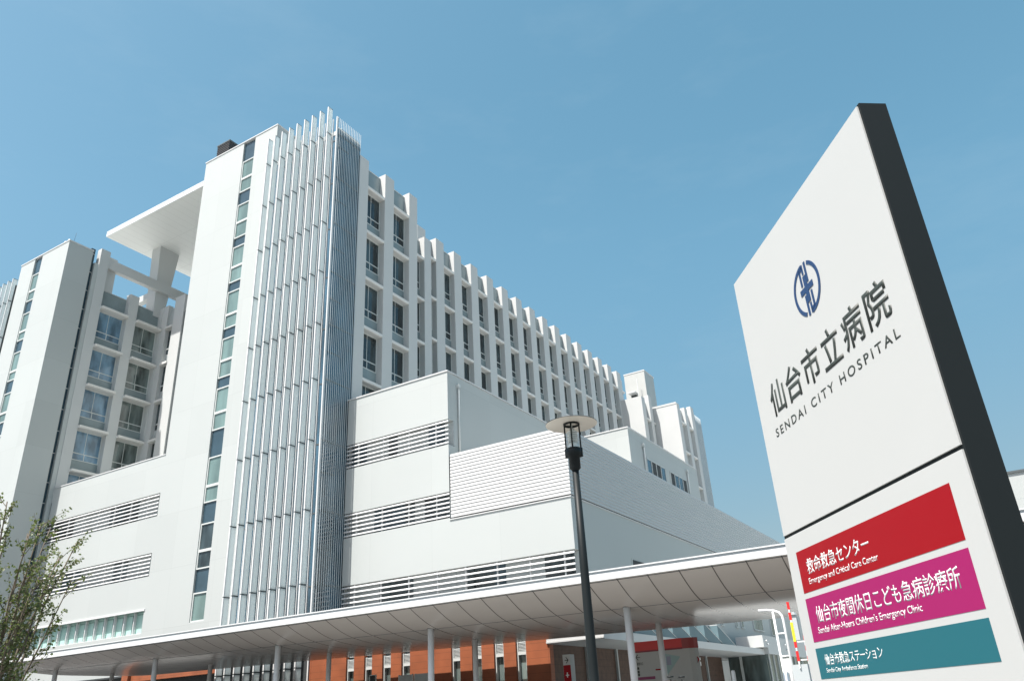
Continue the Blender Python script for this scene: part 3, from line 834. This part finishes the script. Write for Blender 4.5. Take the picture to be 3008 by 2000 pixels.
m = MB(); m.prism([(-1.37, -.015), (.70, -.015), (.70, .315), (-1.37, .315)], 'Z', 2.77, 3.09); bd('red_band', m, BRIGHTRED)
m = MB(); m.prism([(-1.37, -.012), (.70, -.012), (.70, .312), (-1.37, .312)], 'Z', 2.71, 2.77); bd('dark_red_band', m, mat('dark_red', (.22, .02, .03), .5))
m = MB(); m.prism([(.70, -.012), (.96, .018), (1.12, .11), (1.215, .3), (.70, .3)], 'Z', 2.72, 3.085); bd('side_band', m, mat('brown_red', (.32, .05, .05), .5))
m = MB()
def bx(x0, x1, z0, z1, mi=0, yy=-.008): m.box(x0, x1, yy, 0, z0, z1, mi)
bx(-1.2, -1.02, 2.54, 2.56); m.prism([(-1.21, 2.55), (-1.12, 2.65), (-1.09, 2.65), (-1.17, 2.55), (-1.09, 2.45), (-1.12, 2.45)], 'Y', -.009, 0)
for z in (2.12, 2.0, 1.9): bx(-1.18, -1.1, z, z + .09)
bx(-.45, -.0, 2.05, 2.1, 1); bx(-1.2, -.5, 1.76, 1.86, 2)
m.prism([(.0, 2.6), (.58, 2.46), (.0, 1.86)], 'Y', -.008, 0, 3); m.prism([(.03, 2.5), (.2, 2.5), (.2, 2.2), (.03, 2.2)], 'Y', -.0095, 0, 4)
m.prism([(1.06, 2.55), (1.17, 2.335), (1.10, 2.12), (1.12, 2.12), (1.2, 2.335), (1.08, 2.55)], 'Y', .2, .29, 1)
bd('printing', m, [INK, RED, mat('plum_print', (.25, .04, .12), .5), mat('map_teal', (.30, .44, .44), .5), mat('map_violet', (.28, .30, .40), .5)], pnl)
def btxt(s, x0, x1, z0, z1):
    o = lettering(s, x0, x1, z0, z1, -.001, INK, pnl, .004, 1, .006); return o
btxt('総合入口', -1.17, -.93, 2.27, 2.38)
for i, (xx, zz, nm) in enumerate(((-23.9, 2.68, 'pale grey notice panel on a post, left of the pair by the orange wall'), (-23.0, 2.68, 'pale grey notice panel partly behind a white column by the orange wall'))):
    e = empty('notice_board', (xx, 30, GZ), nm, 'notice board', 'notice boards by the orange wall')
    m = MB(); m.box(-.36, .36, 0, .06, 1.4, zz - .0); m.box(-.39, .39, -.01, .07, 1.36, 1.4); link('panel', m.mesh('panel', MGREY), e)
    m = MB(); m.box(-.40, -.36, -.01, .07, 0, zz + .02); m.box(.36, .40, -.01, .07, 0, zz + .02); link('post', m.mesh('post', FRAME), e)
e = empty('small_sign', (-25.8, 30, GZ), 'small dark framed sign by the orange wall left of the notice panels', 'sign')
m = MB(); m.box(-.16, .16, 0, .05, 2.3, 2.78, 0); link('panel', m.mesh('panel', DARK), e)
m = MB(); m.box(-.19, -.16, -.01, .06, 2.27, 2.81); m.box(.16, .19, -.01, .06, 2.27, 2.81); m.box(-.16, .16, -.01, .06, 2.78, 2.81); m.tube([(0, .03, 0), (0, .03, 2.3)], .03); link('frame', m.mesh('frame', FRAME), e)

# ------------------------------------------------------------------ parking gate, guard rail, bollards, scooter
e = empty('parking_gate', (-2.70, 12, GZ), 'raised red and white barrier arm with yellow plate beside the tall sign', 'barrier')
m = MB(); m.box(-.11, .10, -.08, .2, 0, 1.29); link('cabinet', m.mesh('cabinet', BOXGREY), e)
m = MB(); zs = [(1.24, 1.33, 0), (1.33, 1.46, 1), (1.46, 1.50, 0), (1.50, 1.58, 1), (1.58, 1.83, 2), (1.83, 1.86, 0), (1.86, 1.96, 1), (1.96, 2.0, 0), (2.0, 2.1, 1)]
for a, c, k in zs: m.box(-.017 if k else -.009, .017 if k else .009, -.1, -.085, a - .0, c, k)
link('arm', m.mesh('arm', [POSTW, BRIGHTRED, YELLOW]), e)
e = empty('parking_gate', (-2.79, 12.9, GZ), 'lower red and white barrier arm just behind the guard rail', 'barrier')
m = MB(); m.box(-.08, .08, 0, .15, 0, 1.2); link('cabinet', m.mesh('cabinet', BOXGREY), e)
m = MB()
for i in range(8): m.box(.0, .04, -.03, -.015, 1.15 + i * .07, 1.22 + i * .07, i % 2)
m.box(-.1, .02, -.02, -.01, 1.37, 1.39, 0); m.box(-.1, .02, -.02, -.01, 1.62, 1.64, 0)
link('arm', m.mesh('arm', [POSTW, BRIGHTRED]), e)
e = empty('guard_rail', (-2.93, 12, GZ), 'white tubular guard frame with rounded top beside the parking gate', 'guard rail')
m = MB()
c = [(-.22, 0, 2.035), (-.1, 0, 2.03), (.0, 0, 2.01), (.06, 0, 1.985), (.095, 0, 1.94), (.105, 0, 1.88), (.105, 0, 0)]
m.tube(c, .018); m.tube([(-.02, 0, 2.0), (-.02, 0, 0)], .016); m.tube([(-.02, 0, 1.705), (.105, 0, 1.705)], .012); m.tube([(-.02, 0, 1.41), (.105, 0, 1.41)], .012)
m.box(-.0, .09, .0, .01, .4, 1.38)
link('frame', m.mesh('frame', POSTW), e)
m = MB(); m.box(.14, .22, .3, .36, 1.62, 1.96); m.prism([(.12, 1.96), (.22, 1.96), (.20, 2.0), (.14, 1.99)], 'Y', .28, .38); link('machine_hood', m.mesh('machine_hood', BOXGREY), e)
e = empty('bollard', (-2.9, 11.9, GZ), 'stainless steel bollard at the foot of the white guard frame', 'bollard')
m = MB(); m.lathe([(.048, 0), (.048, 1.19), (.035, 1.205), (.001, 1.21)]); link('post', m.mesh('post', STEEL), e)
e = empty('marker_post', (-7.62, 25, GZ), 'short white marker post standing before the dark passage', 'post')
m = MB(); m.lathe([(.06, 0), (.06, 1.64), (.05, 1.69), (.001, 1.7)], (0, 0, 0), 20); link('post', m.mesh('post', POSTW), e)
e = empty('scooter', (-5.1, 14, GZ), 'parked scooter with a front basket and round mirrors before the information board', 'scooter')
RUB = mat('tyre_black', (.02, .02, .02), .8); SCB = mat('scooter_body', (.25, .27, .28), .35); BSK = mat('basket_brown', (.10, .075, .06), .6)
m = MB()
for x in (-.45, .6):
    m.tube([(x + .22 * math.cos(R(a)), 0, .25 + .22 * math.sin(R(a))) for a in range(0, 361, 24)], .04, 0, 8, False)
link('wheel', m.mesh('wheel', RUB), e)
m = MB()
m.tube([(-.42, 0, .25), (-.32, 0, .6), (-.22, 0, 1.02)], .035, 0, 8); m.prism([(-.3, .3), (-.1, .28), (.2, .3), (.7, .55), (.75, .72), (.1, .75), (.02, .4), (-.2, .4)], 'Y', -.14, .14)
m.box(-.26, -.2, -.17, .17, .4, .95); link('body', m.mesh('body', SCB), e)
m = MB(); m.box(.1, .75, -.13, .13, .75, .84); link('seat', m.mesh('seat', RUB), e)
m = MB(); m.tube([(-.05, -.3, 1.10), (-.2, -.12, 1.06), (-.2, .12, 1.06), (-.05, .3, 1.10)], .018); link('handlebar', m.mesh('handlebar', LAMPK), e)
for s in (-1, 1):
    m = MB(); m.tube([(-.14, .2 * s, 1.08), (-.17, .27 * s, 1.27)], .008, 0, 6); m.lathe([(.001, -.012), (.055, -.01), (.06, 0), (.055, .01), (.001, .014)], (-.17, .27 * s, 1.31), 14); link('mirror', m.mesh('mirror', LAMPK), e)
m = MB(); m.box(-.5, -.24, -.17, .17, .98, 1.0)
for k in range(9):
    for yy in (-.17, .17): m.box(-.5 + k * .0312, -.49 + k * .0312, yy - .005, yy + .005, 1.0, 1.25)
    for xx in (-.5, -.24): m.box(xx - .005, xx + .005, -.17 + k * .041, -.16 + k * .041, 1.0, 1.25)
for z in (1.12, 1.25): m.tube([(-.5, -.17, z), (-.24, -.17, z), (-.24, .17, z), (-.5, .17, z), (-.5, -.17, z)], .008, 0, 6)
link('basket', m.mesh('basket', BSK), e)

# ------------------------------------------------------------------ multi-stemmed young tree at left
BARK = mat('tree_bark', (.13, .105, .075), .85, noise=.3, nscale=14)
LEAFA = mat('leaf_green', (.105, .14, .05), .55, noise=.3, nscale=5)
LEAFB = mat('leaf_dark', (.055, .08, .03), .6, noise=.3, nscale=5)
LEAFC = mat('leaf_olive', (.12, .125, .05), .55, noise=.25, nscale=5)
for lm in (LEAFA, LEAFB, LEAFC):
    nt = lm.node_tree; bs = nt.nodes["Principled BSDF"]; t = nt.nodes.new('ShaderNodeBsdfTranslucent'); t.inputs[0].default_value = (.16, .22, .04, 1)
    mx = nt.nodes.new('ShaderNodeMixShader'); mx.inputs[0].default_value = .3
    nt.links.new(bs.outputs[0], mx.inputs[1]); nt.links.new(t.outputs[0], mx.inputs[2]); nt.links.new(mx.outputs[0], nt.nodes['Material Output'].inputs[0])
TR = empty('young_tree', (-7.16, 3.58, GZ), 'young multi stemmed tree with sparse small leaves at left', 'tree')
rnd = random.Random(11)
st, lf = MB(), MB()
def leaf(p, size):
    a = Vector((rnd.gauss(0, 1), rnd.gauss(0, 1), rnd.gauss(0, .7))).normalized()
    nn = a.cross(Vector((rnd.gauss(0, 1), rnd.gauss(0, 1), rnd.gauss(0, 1)))).normalized()
    c = p + a * size * .9
    mi = rnd.choice((0, 0, 1, 1, 2))
    lf.face([p, p + a * size * .5 + nn * size * .36, p + a * size * 1.05 - Vector((0, 0, size * .15)), p + a * size * .5 - nn * size * .36], mi)
def twig(p, d, L, rad, leaves):
    pts = [p]; q = Vector(p); dd = Vector(d)
    for i in range(5):
        dd = (dd + Vector((rnd.gauss(0, .12), rnd.gauss(0, .12), .06))).normalized()
        q = q + dd * L / 5; pts.append(q.copy())
    st.tube(pts, [rad * (1 - .15 * i) for i in range(6)], 0, 5)
    for i in range(leaves):
        t = rnd.uniform(.25, 1.0) * 5; k = min(int(t), 4)
        pp = pts[k].lerp(pts[k + 1], t - k) + Vector((rnd.gauss(0, .012), rnd.gauss(0, .012), rnd.gauss(0, .012)))
        leaf(pp, rnd.uniform(.018, .033))
    return pts
for s in range(30):
    a = rnd.uniform(0, 2 * math.pi); r0 = rnd.uniform(.02, .14); spread = rnd.uniform(.05, .54); H = rnd.uniform(1.9, 2.66)
    base = Vector((r0 * math.cos(a), r0 * math.sin(a), 0)); pts = []
    for i in range(10):
        t = i / 9
        pts.append(base + Vector((math.cos(a) * spread * t ** 1.5, math.sin(a) * spread * t ** 1.5, H * t)) + Vector((rnd.gauss(0, .012), rnd.gauss(0, .012), 0)) * (i > 0))
    rr0 = rnd.uniform(.011, .02)
    st.tube(pts, [rr0 * (1 - .085 * i) for i in range(10)], 0, 7)
    for k in range(23):
        t = rnd.uniform(.38, 1.0) * 9; i = min(int(t), 8)
        p = pts[i].lerp(pts[i + 1], t - i)
        b2 = a + rnd.gauss(0, 1.0)
        twig(p, Vector((math.cos(b2) * .8, math.sin(b2) * .8, rnd.uniform(.3, 1.1))).normalized(), rnd.uniform(.10, .26), .0036, rnd.randint(12, 22))
tk = link('trunk', st.mesh('trunk', BARK), TR)
link('crown', lf.mesh('crown', [LEAFA, LEAFB, LEAFC]), TR)
